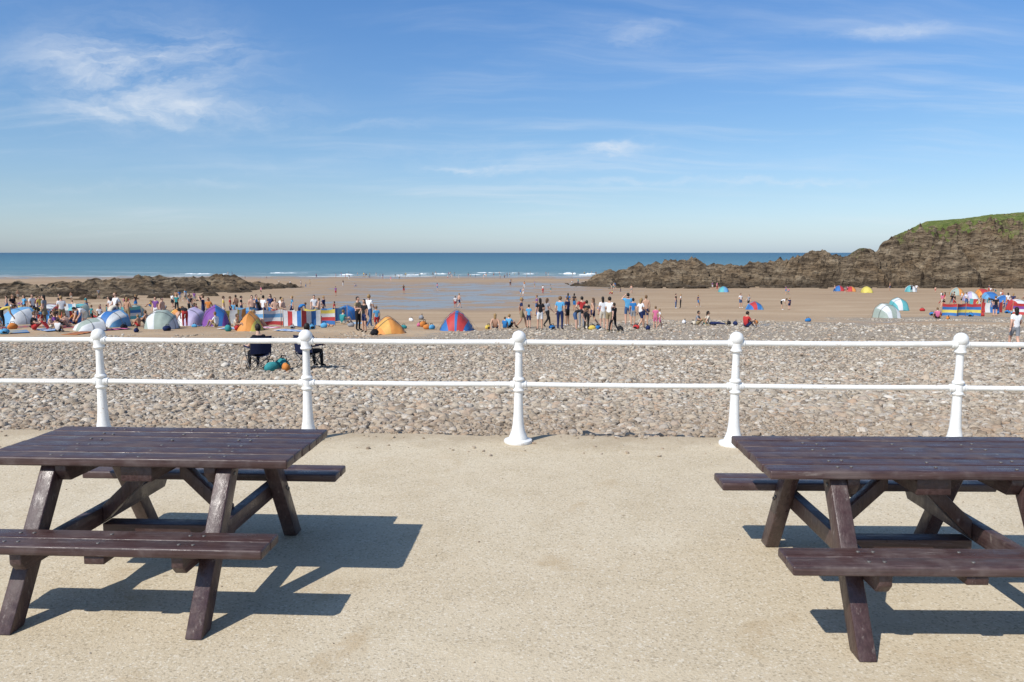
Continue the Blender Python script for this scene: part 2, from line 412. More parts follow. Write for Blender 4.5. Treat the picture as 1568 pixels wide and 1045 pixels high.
setin(nt,b,color=c,rough=.92,spec=.12,normal=nt.bump(nt.math('ADD',r1,nt.math('MULTIPLY',r3,.5)),1.0,2.2))
rockmat=m
def heightfield(name,x0,x1,y0,y1,st,fn,smooth=False):
    xs=np.arange(x0,x1+.01,st); ys=np.arange(y0,y1+.01,st); vs=[];fs=[];tf=[]
    for y in ys:
        for x in xs:
            h,tu=fn(x,y); tf.append(tu); vs.append((x+.8*st*noise.noise(Vector((x*1.3,y*1.3,1))),y+.8*st*noise.noise(Vector((x*1.3,y*1.3,7))),terr(x,y)-.6+h))
    n=len(xs)
    for j in range(len(ys)-1):
        for i in range(n-1):
            a=j*n+i; q=(a,a+1,a+n+1,a+n)
            if max(vs[k][2]-terr(vs[k][0],vs[k][1]) for k in q)>-.3: fs.append(q)
    me=mesh_from(name,vs,fs,smooth); at=me.attributes.new('turf','FLOAT','POINT'); at.data.foreach_set('value',tf)
    return link(name,me,None,[rockmat])
def segd(x,y,P):
    best=(1e9,0)
    for k in range(len(P)-1):
        ax,ay=P[k];bx,by=P[k+1]; L=(bx-ax)**2+(by-ay)**2
        t=max(0,min(1,((x-ax)*(bx-ax)+(y-ay)*(by-ay))/L)); d=math.hypot(x-ax-t*(bx-ax),y-ay-t*(by-ay))
        if d<best[0]: best=(d,k+t)
    return best
PL=[(-170,128),(-98,140),(-80,160),(-68,200)]
def strat(x,y,z,f=.22): 
    q=(x*.45+y*.9)*f+1.8*noise.noise(Vector((x*.04,y*.04,z)))+.35*noise.noise(Vector((x*.2,y*.2,z))); q=q-math.floor(q); return (q/.72 if q<.72 else (1-q)/.28)
def hl(x,y):
    d,k=segd(x,y,PL); wd=16+6*noise.noise(Vector((x*.05,y*.05,0)))+3*noise.noise(Vector((x*.2,y*.2,0)))
    e=max(0,1-(d/wd)**2)
    if e<=0: return 0,0
    pk=np.interp(k,[0,1,1.6,2.3,2.75,3],[3.9,3.3,2.3,3.6,3.4,1.0])
    r=ridged(Vector((x*.10,y*.13,0)))
    return e**.6*pk*(.25+.75*max(0,r)+.45*noise.noise(Vector((x*.08,y*.08,5))))+ min(1,e*3)*(1.2*strat(x,y,1)-.3)+1.0*e**.5*noise.noise(Vector((x*.6,y*.6,0))),0
heightfield('rock_reef',-175,-50,108,220,.75,hl)
HX=[18,24,30,36,42,47,54,60,66,72,80,86,92,96,99,101,103,106,110,120,132,146,180,250]
HZ=[0,3.0,4.6,5.4,6.2,6.8,5.6,4.8,5.8,5.6,8.0,8.8,8.4,11.0,10.8,9.6,12.2,14.6,16.0,17.2,18.4,19.8,23,28]
def hr(x,y):
    xe=x-max(0,y-222)*.45
    pk=np.interp(xe,HX,HZ)+(.9*noise.noise(Vector((x*.25,1,0))) if xe<104 else .5*noise.noise(Vector((x*.15,1,0))))
    yf=209+7*noise.noise(Vector((x*.05,0,0)))+5*noise.noise(Vector((x*.15,5,0)))-(0 if x<100 else min(10,(x-100)*.25)); wf=10 if x<90 else min(26,10+(x-90)*1.0)
    t=(y-yf)/wf
    if t<=0: return 0,0
    f=min(1,t)**.7
    st_=f*4+1.5*noise.noise(Vector((x*.08,y*.08,3)))+.5*noise.noise(Vector((x*.3,y*.3,3))); fr=st_-math.floor(st_); f=f*.45+.55*max(0,min(1,(math.floor(st_)+min(1,fr*2.4))/4))
    if xe<112:
        yb=232+(x-20)*.25; g=max(0,1-max(0,y-yb)/14) if xe<101 else max(0,1-max(0,y-yb)/(14+(xe-101)*12)); f*=g
    r=ridged(Vector((x*.055,y*.08,4))); rr2=ridged(Vector((x*.22,y*.22,9)),4)
    plate=1 if x<98 else max(.08,1-max(0,(y-yf)/wf-.8)*2.6)
    h=pk*f*(1-.46*plate*(1-max(0,min(1,r*.85+.22))))
    h+=plate*min(1,f*4)*(2.5*(strat(x,y,2,.11)-.4)+2.1*(rr2-.45)+1.1*noise.noise(Vector((x*.6,y*.6,4))))*min(1.5,.5+pk*.07)
    if xe>106: h+=max(0,y-yf-wf*.7)*.055*min(1,(xe-106)/14)+.6*noise.noise(Vector((x*.1,y*.1,8)))
    turf=min(1,max(0,(t-.42)/.4))*min(1,max(0,(xe-103)/6)) + (.45 if 93<xe<99 and t>.7 else 0)
    return max(0,h),turf
heightfield('rocky_headland',16,225,190,310,.78,hr)
G=Geo(); random.seed(3)
for k in range(170):
    if k<60: x=random.uniform(-95,-55); y=random.uniform(118,175)
    else: x=random.uniform(24,150); y=random.uniform(195,212)
    s=random.uniform(.3,1.2); ph=Vector((k*3.1,0,0)); z=terr(x,y)
    def f(v,s=s,ph=ph,x=x,y=y,z=z):
        q=1+.6*noise.noise(v*1.2+ph)+.25*noise.noise(v*3+ph); return Vector((x+v.x*q*s*1.5,y+v.y*q*s,z+v.z*q*s*.6))
    G.add(ell_geo((0,0,0),(1,1,1),9,6,f))
link('boulders',G.mesh('boulders',False),None,[rockmat])

# ---------------------------------------------------------------- railing
m,nt,b=newmat('white_gloss_paint')
tcg=nt.new('ShaderNodeNewGeometry').outputs['Position']
q=nt.noise(tcg,9,5,.65); q2=nt.noise(tcg,60,3)
c=nt.ramp(q,[(.3,(.70,.70,.67)),(.6,(.80,.80,.78))]); c=nt.mix(nt.rng(nt.math('ADD',q,nt.math('MULTIPLY',q2,.4)),.82,.92,0,.6),c,(.42,.30,.18))
setin(nt,b,color=c,rough=.4,spec=.4,normal=nt.bump(q2,.12,.004)); white=m
FA=math.atan(-.049)
rail=empty('promenade_railing',(.06,7.65,0),FA)
prof=[(.0,0),(.135,0),(.14,.012),(.135,.03),(.095,.04),(.09,.06),(.082,.075),(.066,.12),(.054,.19),(.047,.30),(.042,.45),(.041,.50),(.050,.508),(.055,.52),(.050,.532),(.045,.538),(.045,.545),(.049,.575),(.045,.605),(.045,.612),(.054,.618),(.057,.63),(.049,.642),(.039,.65),(.036,.75),(.033,.88),(.034,.90),(.05,.908),(.055,.918),(.052,.93),(.046,.94),(.05,.97),(.05,1.0)]
for k in range(9): 
    a=-1.02+ (math.pi/2+1.02)*k/8; prof.append((max(.0,.067*math.cos(a)),1.035+.067*math.sin(a)))
def lathe(prof,n=28):
    vs=[];fs=[]
    for r,z in prof:
        for k in range(n): t=2*math.pi*k/n; vs.append((r*math.cos(t),r*math.sin(t),z))
    for i in range(len(prof)-1):
        for k in range(n): fs.append((i*n+k,i*n+(k+1)%n,(i+1)*n+(k+1)%n,(i+1)*n+k))
    return vs,fs
pv,pf=lathe(prof)
pm_=mesh_from('railing_post',pv,pf,True); pm_.materials.append(white)
try: pm_.set_sharp_from_angle(angle=math.radians(40))
except Exception: pass
SP=2.082
for k in range(-6,7):
    o=bpy.data.objects.new('post_%d'%(k+7),pm_); COL.objects.link(o); o.parent=rail; o.location=(k*SP,0,0); o.rotation_euler=(random.uniform(-.008,.008),random.uniform(-.008,.008),k)
G=Geo()
for zr,r in ((.99,.0265),(.575,.025)):
    for k in range(-6,6):
        a=k*SP;b_=a+SP; n=8; dd=random.uniform(-.004,.004)
        G.add(tube_geo([(a+.03+(SP-.06)*i/n,0,zr-.005*math.sin(math.pi*i/n)+dd*i/n) for i in range(n+1)],[r]*(n+1),14))
        for e,s in ((a,1),(b_,-1)):
            G.add(tube_geo([(e+s*.035,0,zr),(e+s*.05,0,zr),(e+s*.055,0,zr),(e+s*.075,0,zr),(e+s*.08,0,zr)],[.040,.040,.036,.036,.03],14))
o=link('rails',G.mesh('rails'),rail,[white]); 
try: o.data.set_sharp_from_angle(angle=math.radians(40))
except Exception: pass

# ---------------------------------------------------------------- picnic tables
def brown(name,axis):
    m,nt,b=newmat(name)
    pos=nt.new('ShaderNodeTexCoord').outputs['Object']; oi=nt.new('ShaderNodeObjectInfo').outputs['Random']
    s={'x':(3,70,70),'z':(60,60,4),'y':(60,4,60)}[axis]
    off=nt.new('ShaderNodeVectorMath',{0:pos,1:nt.new('ShaderNodeCombineXYZ',{0:nt.math('MULTIPLY',oi,9.0),1:nt.math('MULTIPLY',oi,5.0),2:oi}).outputs[0]},operation='ADD').outputs[0]
    g=nt.noise(nt.mapping(off,scale=s),1,6,.65); d=nt.noise(off,6,5,.65); sc=nt.noise(nt.mapping(off,scale=(1.2,14,9) if axis=='x' else (9,9,3)),3,7,.75)
    c=nt.ramp(g,[(.28,(.028,.016,.016)),(.5,(.062,.035,.034)),(.72,(.105,.066,.062))])
    c=nt.mix(nt.math('MULTIPLY',oi,.45),c,(.052,.021,.016))
    c=nt.mix(nt.rng(d,.45,.75,0,.5),c,(.155,.122,.112))
    c=nt.mix(nt.rng(sc,.58,.70,0,.6),c,(.26,.22,.20))
    setin(nt,b,color=c,rough=nt.rng(nt.math('ADD',d,nt.math('MULTIPLY',nt.math('SUBTRACT',sc,.5),.8)),.3,.7,.27,.58),spec=.5,normal=nt.bump(nt.math('ADD',g,nt.math('MULTIPLY',sc,.6)),.5,.005))
    return m
bx=brown('brown_lumber_long','x'); bz=brown('brown_lumber_upright','z'); by=brown('brown_lumber_cross','y')
screw=simple('steel_screw',(.12,.11,.10),.35,.6)
def picnic_table(loc,yaw):
    T=empty('picnic_table',loc,math.radians(yaw)); L=.83; h=.78
    n=6; wd=.75/n
    for i in range(n):
        y0=-.375+i*wd; 
        box('top_plank_%d'%(i+1),-L+random.uniform(0,.006),L-random.uniform(0,.006),y0+.0016,y0+wd-.0016,h-.046,h+random.uniform(-.0025,.0025),bev=.007 if 0<i<n-1 else .009,seg=3,parent=T,mat=bx)
    for s in (-1,1):
        for j in range(2):
            a=.525+j*.1205; y0,y1=sorted((s*a,s*(a+.1185)))
            box('seat_plank',-L+random.uniform(0,.006),L-random.uniform(0,.006),y0,y1,.402,.45+random.uniform(-.002,.002),bev=.010,seg=3,parent=T,mat=bx)
        box('seat_batten',-.05,.05,*sorted((s*.54,s*.75)),.36,.4005,bev=.005,parent=T,mat=by)
    for sx in (-1,1):
        xc=sx*.475
        for s in (-1,1):
            q=[(s*.765,0),(s*.655,0),(s*.215,h-.0475),(s*.325,h-.0475)]
            prism('leg',q,xc-.042,xc+.042,bev=.006,parent=T,mat=bz)
        xi=xc-sx*.0735
        q=[(-.735,.345),(-.70,.305),(.70,.305),(.735,.345),(.735,.4005),(-.735,.4005)]
        prism('seat_bearer',q,xi-.03,xi+.03,bev=.005,parent=T,mat=by)
        q=[(-.345,.70),(-.30,.64),(.30,.64),(.345,.70),(.345,h-.0475),(-.345,h-.0475)]
        prism('top_bearer',q,xi-.03,xi+.03,bev=.005,parent=T,mat=by)
        q=[(xi-sx*.032,.315),(xi-sx*.032,.415),(sx*.09,h-.10),(sx*.09,h-.19)]
        prism('brace',q,-.035,.035,axis='y',bev=.004,parent=T,mat=bz)
    box('middle_batten',-.085,.085,-.33,.33,h-.135,h-.0475,bev=.005,parent=T,mat=by)
    prism('stretcher',[(-.365,.24),(.365,.24),(.365,.312),(-.365,.312)],-.05,.05,axis='y',bev=.003,parent=T,mat=bx)
    G=Geo()
    def dot(x,y,z,r=.0085):
        G.add(tube_geo([(x,y,z-.003),(x,y,z+.0026),(x,y,z+.0030)],[r,r,r*.5],10))
    for i in range(n):
        y=-.375+(i+.5)*wd
        for x in (-.47,-.40,0.02,.40,.47): dot(x,y+random.uniform(-.02,.02),h)
    for s in (-1,1):
        for j in range(2):
            for x in (-.47,-.40,0.0,.40,.47): dot(x,s*(.584+j*.122),.45)
    for sx in (-1,1):
        for s in (-1,1):
            for yy_,zz_ in ((.53,.355),(.5,.375),(.30,.69)):
                x=sx*(.475+.042); G.add(tube_geo([(x-sx*.003,s*yy_,zz_),(x+sx*.006,s*yy_,zz_)],[.012,.011],10))
    link('screws',G.mesh('screws'),T,[screw])
    return T
picnic_table((-1.965,4.425,.003),-3.0)
picnic_table((2.105,4.185,.003),-1.0)

# ---------------------------------------------------------------- people
SK=dict(pel=(0,0,.95),spi=(0,.005,1.13),che=(0,0,1.31),nek=(0,.01,1.47),hd=(0,0,1.60),
 sh=(.165,.01,1.41),el=(.215,.03,1.14),wr=(.225,-.05,.90),hi=(.09,0,.90),kn=(.10,-.02,.50),an=(.10,.02,.085),to=(.12,-.15,.035))
def P_(**k):
    d={}
    for n,p in SK.items():
        if n in('sh','el','wr','hi','kn','an','to'):
            d[n+'L']=Vector(p); d[n+'R']=Vector((-p[0],p[1],p[2]))
        else: d[n]=Vector(p)
    for n,p in k.items():
        if n in('sh','el','wr','hi','kn','an','to'): d[n+'L']=Vector(p); d[n+'R']=Vector((-p[0],p[1],p[2]))
        else: d[n]=Vector(p)
    return d
POSES={
 'stand':P_(),
 'stand_long':P_(knL=(.10,-.06,.50),anL=(.13,-.02,.085),toL=(.17,-.18,.035),elR=(-.24,.0,1.15),wrR=(-.15,-.20,1.08)),
 'walk':P_(knL=(.10,-.20,.53),anL=(.10,-.26,.09),toL=(.11,-.42,.06),knR=(-.10,.02,.49),anR=(-.10,.30,.13),toR=(-.10,.18,.035),elL=(.21,.14,1.16),wrL=(.22,.10,.92),elR=(-.21,-.05,1.15),wrR=(-.20,-.24,.98)),
 'hips':P_(el=(.34,.08,1.17),wr=(.16,-.04,1.0)),
 'arm_up':P_(elL=(.30,-.12,1.42),wrL=(.12,-.20,1.60),knR=(-.14,-.03,.5),anR=(-.17,.02,.085),toR=(-.22,-.14,.035)),
 'hold':P_(el=(.20,.0,1.14),wr=(.09,-.24,1.16)),
 'sit_ground':P_(pel=(0,.05,.13),spi=(0,.07,.32),che=(0,.02,.50),nek=(0,-.02,.65),hd=(0,-.05,.78),sh=(.165,.01,.59),el=(.23,-.12,.38),wr=(.13,-.33,.42),hi=(.09,.02,.13),kn=(.14,-.36,.46),an=(.12,-.60,.085),to=(.13,-.76,.035)),
 'sit_back':P_(pel=(0,.05,.13),spi=(0,.14,.30),che=(0,.20,.47),nek=(0,.22,.62),hd=(0,.20,.75),sh=(.165,.22,.56),el=(.24,.34,.33),wr=(.25,.42,.10),hi=(.09,.02,.13),kn=(.12,-.42,.16),an=(.12,-.82,.085),to=(.14,-.88,.2)),
 'sit_chair':P_(pel=(0,.05,.50),spi=(0,.10,.68),che=(0,.10,.86),nek=(0,.09,1.01),hd=(0,.06,1.14),sh=(.165,.10,.95),el=(.25,.0,.70),wr=(.25,-.24,.68),hi=(.09,.03,.49),kn=(.13,-.40,.50),an=(.12,-.44,.085),to=(.13,-.60,.035)),
 'bend':P_(pel=(0,.14,.92),spi=(0,.02,1.05),che=(0,-.16,1.10),nek=(0,-.31,1.10),hd=(0,-.43,1.08),sh=(.165,-.24,1.08),el=(.18,-.28,.80),wr=(.12,-.40,.58),hi=(.09,.12,.88),kn=(.10,.02,.48)),
}
BON=[('pel','spi',1),('spi','che',1),('che','nek',1),('nek','hd',0)]
for s in 'LR':
    BON+=[('che','sh'+s,1),('sh'+s,'el'+s,6),('el'+s,'wr'+s,0),('pel','hi'+s,2),('hi'+s,'kn'+s,2),('kn'+s,'an'+s,3),('an'+s,'to'+s,5)]
RAD=dict(pel=(.135,.10),spi=(.115,.085),che=(.14,.10),nek=(.055,.055),hd=(.05,.05),sh=(.056,.056),el=(.040,.040),wr=(.027,.027),hi=(.088,.09),kn=(.056,.056),an=(.036,.038),to=(.036,.026))
def build_person(name,J,long_hair=False,skirt=False):
    keys=list(J); idx={k:i for i,k in enumerate(keys)}
    me=bpy.data.meshes.new('tmp'); me.from_pydata([tuple(J[k]) for k in keys],[(idx[a],idx[b]) for a,b,_ in BON],[])
    o=bpy.data.objects.new('tmp',me); COL.objects.link(o)
    sk=o.modifiers.new('s','SKIN'); sk.use_smooth_shade=True
    ss=o.modifiers.new('u','SUBSURF'); ss.levels=2; ss.render_levels=2
    for k in keys:
        sv=me.skin_vertices[0].data[idx[k]]; r=RAD[k] if k in RAD else RAD[k[:-1]]
        sv.radius=(r[0]*1.12,r[1]*1.12); sv.use_root=(k=='pel')
    dg=bpy.context.evaluated_depsgraph_get(); ev=bpy.data.meshes.new_from_object(o.evaluated_get(dg))
    bpy.data.objects.remove(o)
    G=Geo(); G.v=[v.co.copy() for v in ev.vertices]
    for p in ev.polygons:
        c=p.center; best=(1e9,0)
        for a,b2,mi in BON:
            A=J[a];B=J[b2];d=B-A;t=max(0,min(1,(c-A).dot(d)/d.length_squared)); q=(c-A-d*t).length
            if mi==1 and a=='che' and b2=='nek' and t>.8: mi_=0
            elif mi==6: mi_=1 if t<.55 else 0
            elif mi==2 and a.startswith('hi') and t>.72: mi_=3
            else: mi_=mi
            if q<best[0]: best=(q,mi_)
        G.f.append(tuple(p.vertices)); G.m.append(best[1])
    bpy.data.meshes.remove(ev)
    for s in 'LR':
        W=J['wr'+s]; d=(W-J['el'+s]).normalized(); sd=1 if s=='L' else -1
        side=d.cross(Vector((0,0,1))); 
        if side.length<.3: side=Vector((0,-1,0))
        side=(side-d*side.dot(d)).normalized()
        if side.y>0: side=-side
        up=d.cross(side).normalized()
        G.add(tube_geo([W-d*.01,W+d*.03,W+d*.075,W+d*.09],[.024,.034,.037,.026],8),0)
        for i,ln in enumerate((.068,.078,.072,.056)):
            off=side*(.028-.0185*i); b0=W+d*.075+off; c1=up*(-.012*sd)
            G.add(tube_geo([b0,b0+d*ln*.45+c1*.4,b0+d*ln*.75+c1*1.1,b0+d*ln+c1*2.2],[.0098,.009,.008,.006],6),0)
        b0=W+d*.03+side*.026
        G.add(tube_geo([b0,b0+side*.024+d*.022,b0+side*.030+d*.05],[.013,.011,.008],6),0)
    H=J['hd']+Vector((0,-.005,.035))
    nk=(J['hd']-J['nek']).normalized(); tilt=Matrix.Rotation(0,4,'X')
    if nk.z<.4: tilt=Matrix.Rotation(math.radians(50),4,'X')
    M=Matrix.Translation(H)@tilt
    def headf(v):
        if v.z<0: k=1+v.z*2.2; v=Vector((v.x*k,v.y*(1+v.z*.8)-.012*(-v.z/.11),v.z))
        return v
    G.add(ell_geo((0,0,0),(.074,.093,.115),14,10,headf),0,M)
    G.add(tube_geo([(0,-.086,.02),(0,-.104,-.008),(0,-.108,-.022),(0,-.09,-.03)],[.006,.010,.013,.008],6),0,M)
    for s in (-1,1):
        G.add(ell_geo((s*.076,.005,-.005),(.010,.018,.030),6,5),0,M)
        G.add(ell_geo((s*.030,-.083,.012),(.011,.007,.007),6,4),4,M)
    G.add(ell_geo((0,-.081,-.055),(.024,.008,.006),6,4),6,M)
    def hairf(v):
        if v.y<-.045 and v.z<.055: v=Vector((v.x*.85,-.045,v.z))
        return v
    G.add(ell_geo((0,.012,.020),(.084,.098,.112),14,9,hairf),4,M)
    if long_hair: 
        G.add(ell_geo((0,.068,-.07),(.075,.042,.15),10,8),4,M)
    if skirt:
        pz=J['pel'].z; vs=[];fs=[];n=16
        for z,r in ((.18,.125),(.05,.15),(-.12,.19),(-.32,.23)):
            for k in range(n):
                t=2*math.pi*k/n; rr=r*(1+(.05*math.sin(t*5) if z<0 else 0)); vs.append((rr*math.cos(t),rr*.78*math.sin(t)+.0,pz+z))
        for i in range(3):
            for k in range(n): fs.append((i*n+k,i*n+(k+1)%n,(i+1)*n+(k+1)%n,(i+1)*n+k))
        G.add((vs,fs),2)
    me=G.mesh(name,True)
    for _ in range(7): me.materials.append(None)
    return me
PM={}
for k,J in POSES.items(): PM[k]=build_person('person_'+k,J,long_hair=(k in('stand_long','sit_back')))
PM['dress']=build_person('person_dress',POSES['stand_long'],True,True)
PM['walk_long']=build_person('person_walk_long',POSES['walk'],True)
SKINS=[simple('skin',c,.6,.3,.06) for c in ((.52,.31,.21),(.58,.37,.27),(.44,.25,.16),(.60,.36,.26))]
def cloth(c): return simple('cloth',c,.85,.15,.12,25)
CL={'white':(.72,.72,.72),'black':(.02,.02,.023),'navy':(.02,.03,.09),'blue':(.03,.17,.42),'sky':(.10,.33,.55),'red':(.42,.04,.04),'pink':(.55,.14,.25),'grey':(.25,.26,.28),'teal':(.04,.24,.25),
    'orange':(.55,.20,.05),'yellow':(.60,.45,.10),'green':(.08,.22,.08),'khaki':(.28,.22,.13),'purple':(.17,.07,.25),'denim':(.06,.11,.22),'cream':(.58,.52,.42),'skin':None}
HAIR=[(.03,.018,.01),(.09,.05,.025),(.30,.19,.08),(.015,.012,.01),(.16,.09,.04)]
def person(t,Y,h=1.7,pose='stand',face=0,top='white',bot='navy',long_leg=False,hair=None,bare=False,x=None):
    X=x if x is not None else t*(Y+.4)
    me=PM[pose]; o=bpy.data.objects.new('person',me); COL.objects.link(o)
    s=h/1.74; wdt=random.uniform(.92,1.12); o.scale=(s*wdt,s*wdt,s); o.location=(X,Y,terr(X,Y)-.008); o.rotation_euler=(0,0,math.radians(face))
    sk=random.choice(SKINS); tm=cloth(CL[top]) if top!='skin' else sk; bm_=cloth(CL[bot])
    hr_=simple('hair',hair or random.choice(HAIR),.6,.3,.2)
    ms=[sk,tm,bm_,bm_ if long_leg else sk,hr_,cloth(CL[random.choice(['black','white','khaki','grey'])]) if not bare else sk,simple('lips',(.35,.10,.09),.5)]
    for i,mm in enumerate(ms):
        o.material_slots[i].link='OBJECT'; o.material_slots[i].material=mm
    return o
TOPS=['white','black','navy','blue','sky','red','pink','grey','teal','white','yellow','purple','skin','skin','skin','black','cream','orange','white','black','grey']
BOTS=['navy','black','denim','khaki','grey','blue','white','red','teal','cream','black']
def rp(t,Y,kid=.25,sit=.35,**k):
    r=random.random(); kidq=random.random()<kid
    pose=random.choice(['sit_ground','sit_back','sit_ground','bend']) if r<sit else random.choice(['stand','stand_long','walk','hips','arm_up','hold','walk_long','dress'])
    return person(t,Y,random.uniform(1.05,1.4) if kidq else random.uniform(1.58,1.84),pose,random.uniform(0,360),random.choice(TOPS),random.choice(BOTS),random.random()<.3,bare=random.random()<.5,**k)
for a in [(-.192,40,1.70,'hold',60,'khaki','black',True),(-.184,39,1.62,'stand_long',-30,'black','navy',False),(-.178,42,1.75,'walk',150,'white','denim',True),(-.169,40,1.25,'stand',200,'sky','red',False),
 (.012,44,1.70,'walk',90,'navy','khaki',False),(.021,43,1.3,'stand',170,'sky','navy',False),(.035,41.5,1.66,'stand_long',190,'black','white',False),(.044,45,1.6,'walk_long',120,'grey','black',True),
 (.060,42,1.76,'stand',160,'sky','navy',True),(.069,46,1.70,'hold',220,'navy','black',False),(.081,41,1.66,'bend',80,'black','denim',False),(.087,45,1.74,'hips',190,'red','grey',True),(.093,42,1.55,'stand',150,'black','black',True),(.101,46,1.6,'walk_long',240,'skin','navy',False),
 (.113,42,1.74,'stand_long',185,'white','cream',False),(.1215,40,1.72,'hold',150,'white','khaki',False),(.127,38.5,1.45,'walk',220,'black','black',True),
 (.1445,47,1.9,'arm_up',180,'sky','denim',False),(.151,46,1.60,'stand',170,'blue','grey',False),(.161,44,1.68,'walk_long',120,'white','navy',False),(.167,46,1.78,'stand',180,'skin','navy',False),(.179,42.5,1.25,'stand',160,'pink','pink',False),(.184,43.5,1.1,'walk',100,'white','pink',False),
 (-.021,42,1.66,'sit_back',180,'skin','navy',False),(-.009,43,1.2,'sit_ground',170,'blue','blue',False),(-.004,43.5,1.5,'sit_ground',150,'sky','black',False),
 (-.247,58,1.75,'stand',20,'white','grey',False),(-.235,60,1.7,'hips',80,'navy','white',False),(-.222,62,1.3,'walk',260,'red','blue',False),
 (-.31,52,1.78,'stand',160,'white','navy',False),(-.302,53,1.2,'arm_up',160,'blue','red',False),(-.345,66,1.8,'walk',220,'skin','black',False),(-.352,64,1.7,'stand',100,'red','navy',False),(-.338,60,1.7,'hold',100,'black','navy',False),
 (-.066,94,1.75,'walk',120,'skin','navy',False),(-.071,94,1.4,'stand',200,'white','red',False),
 (.205,92,1.7,'stand',60,'black','denim',True),(.211,93,1.65,'hold',250,'white','black',True),(.233,100,1.5,'walk',90,'navy','blue',False),
 (.286,92,1.7,'stand_long',20,'white','denim',False),(.296,94,1.6,'walk',300,'grey','black',False),(.338,84,1.75,'bend',70,'white','black',False),(.347,85,1.3,'stand',200,'navy','navy',False),
 (.293,44,1.7,'sit_ground',120,'red','navy',False),(.232,46,1.6,'sit_ground',60,'grey','khaki',True),(.249,46,1.6,'sit_back',90,'cream','navy',True),
 (.6265,30,1.66,'walk_long',170,'white','grey',False),
 (.62,92,1.75,'walk_long',170,'white','red',False),(.532,60,1.6,'sit_ground',170,'pink','black',False),(.604,66,1.7,'stand',170,'black','navy',False)]:
    person(*a)
random.seed(21)
def cluster(n,t0,t1,y0,y1,sit,groups):
    cs=[(random.uniform(t0,t1),random.uniform(y0,y1)) for _ in range(groups)]
    for _ in range(n):
        t,Y=random.choice(cs); rp(t+random.gauss(0,1.5/Y),max(y0-2,Y+random.gauss(0,1.8)),sit=sit)
cluster(42,-.65,-.34,44,62,.65,14)
cluster(30,-.65,-.40,60,84,.35,12)
cluster(24,-.65,-.31,39,45,.95,10)
cluster(12,-.33,-.20,46,60,.5,5)
cluster(14,-.62,-.38,90,135,.1,8)
cluster(26,.52,.67,78,130,.3,9)
cluster(20,.13,.62,150,198,.2,10)
cluster(28,-.33,.14,140,290,.1,20)
for _ in range(75):
    Y=random.uniform(290,366); t=random.gauss(-.08,.13); rp(t,Y,sit=0)
for _ in range(4):
    Y=random.uniform(60,85); t=random.uniform(.0,.2); rp(t,Y,sit=.3)

# ---------------------------------------------------------------- tents, windbreaks, bags
def fabric(c):
    key=('fab',c)
    if key in _cache: return _cache[key]
    m,nt,b=newmat('nylon'); pos=nt.new('ShaderNodeTexCoord').outputs['Object']; n=nt.noise(pos,3,4,.6)
    setin(nt,b,color=nt.ramp(n,[(.3,tuple(x*.82 for x in c)),(.7,c)]),rough=.6,spec=.3,normal=nt.bump(n,.4,.05))
    _cache[key]=m; return m
pole=simple('pole_wood',(.35,.24,.13),.7)
def tent(t,Y,wd,h,face,cols,name='beach_tent',pointy=.0):
    X=t*(Y+.4); d=wd*.75; NA=24; NV=8; G=Geo()
    vs=[];fs=[];mi=[]
    for j in range(NV+1):
        v=j/NV
        hy=-d*.5+d*v
        s=math.sqrt(max(0,1-v**2.2))*.96+.04; ww=wd/2*(.45+.55*math.sqrt(max(0,1-v*v*.9)))
        for i in range(NA+1):
            a=math.pi*i/NA; ca=math.cos(a); sa=math.sin(a)
            xx=math.copysign(abs(ca)**(1.0+pointy*.5),ca); zz=sa**(.85+pointy*.7)
            sag=1-.05*abs(math.sin(a*len(cols)))*(1)
            vs.append((ww*xx*sag,hy,h*s*zz*sag))
    for j in range(NV):
        for i in range(NA):
            a=j*(NA+1)+i; fs.append((a,a+1,a+NA+2,a+NA+1)); k=int(i/NA*len(cols)); mi.append(min(k,len(cols)-1) if j>0 else (len(cols)-1 if i<NA/2 else 0))
    G.v=[Vector(v) for v in vs]; G.f=fs; G.m=mi
    nc=len(cols)
    G.add(([(-wd/2,-d*.5-.35,.02),(wd/2,-d*.5-.35,.02),(wd/2,-d*.5,.025),(-wd/2,-d*.5,.025),(wd*.3,d*.48,.02),(-wd*.3,d*.48,.02)],[(0,1,2,3),(3,2,4,5)]),nc)
    for v in (0,.5):
        s=math.sqrt(1-v**2.2)*.96+.04; ww=wd/2*(.45+.55*math.sqrt(1-v*v*.9)); pts=[]
        for i in range(13):
            a=math.pi*i/12; ca=math.cos(a); sa=math.sin(a)
            pts.append((ww*math.copysign(abs(ca)**(1.0+pointy*.5),ca)*1.01,-d*.5+d*v,h*s*sa**(.85+pointy*.7)*1.01))
        G.add(tube_geo(pts,[.012]*13,6),nc+1)
    for sx in(-1,1):
        G.add(tube_geo([(sx*wd*.3,-d*.5,h*.7),(sx*wd*.62,-d*.5-.3,0)],[.004,.004],4),nc+1)
    me=G.mesh(name); o=link(name,me,None,[fabric(c) for c in cols]+[fabric((.08,.09,.11)),fabric((.12,.12,.13))])
    o.location=(X,Y,terr(X,Y)-.01); o.rotation_euler=(0,0,math.radians(face)); return o
R=(.46,.05,.05);B=(.04,.16,.42);Wt=(.64,.66,.66);GR=(.33,.39,.34);O=(.66,.28,.07);YL=(.66,.55,.12);LI=(.46,.41,.58);PU=(.20,.07,.30);TE=(.12,.41,.43);SB=(.14,.34,.56);DG=(.16,.20,.17)
tent(-.070,40,1.75,1.02,180,[B,B,R,R,B,R,R,B,B],pointy=.9)
tent(-.152,38.5,1.65,.80,200,[O,(.66,.38,.10),O,O,O],pointy=1.0)
tent(-.530,40,1.55,.62,140,[Wt,Wt,GR,Wt])
tent(-.503,43,1.75,.95,170,[SB,Wt,B,Wt,SB])
tent(-.440,42,1.7,1.0,190,[GR,Wt,GR,GR,Wt])
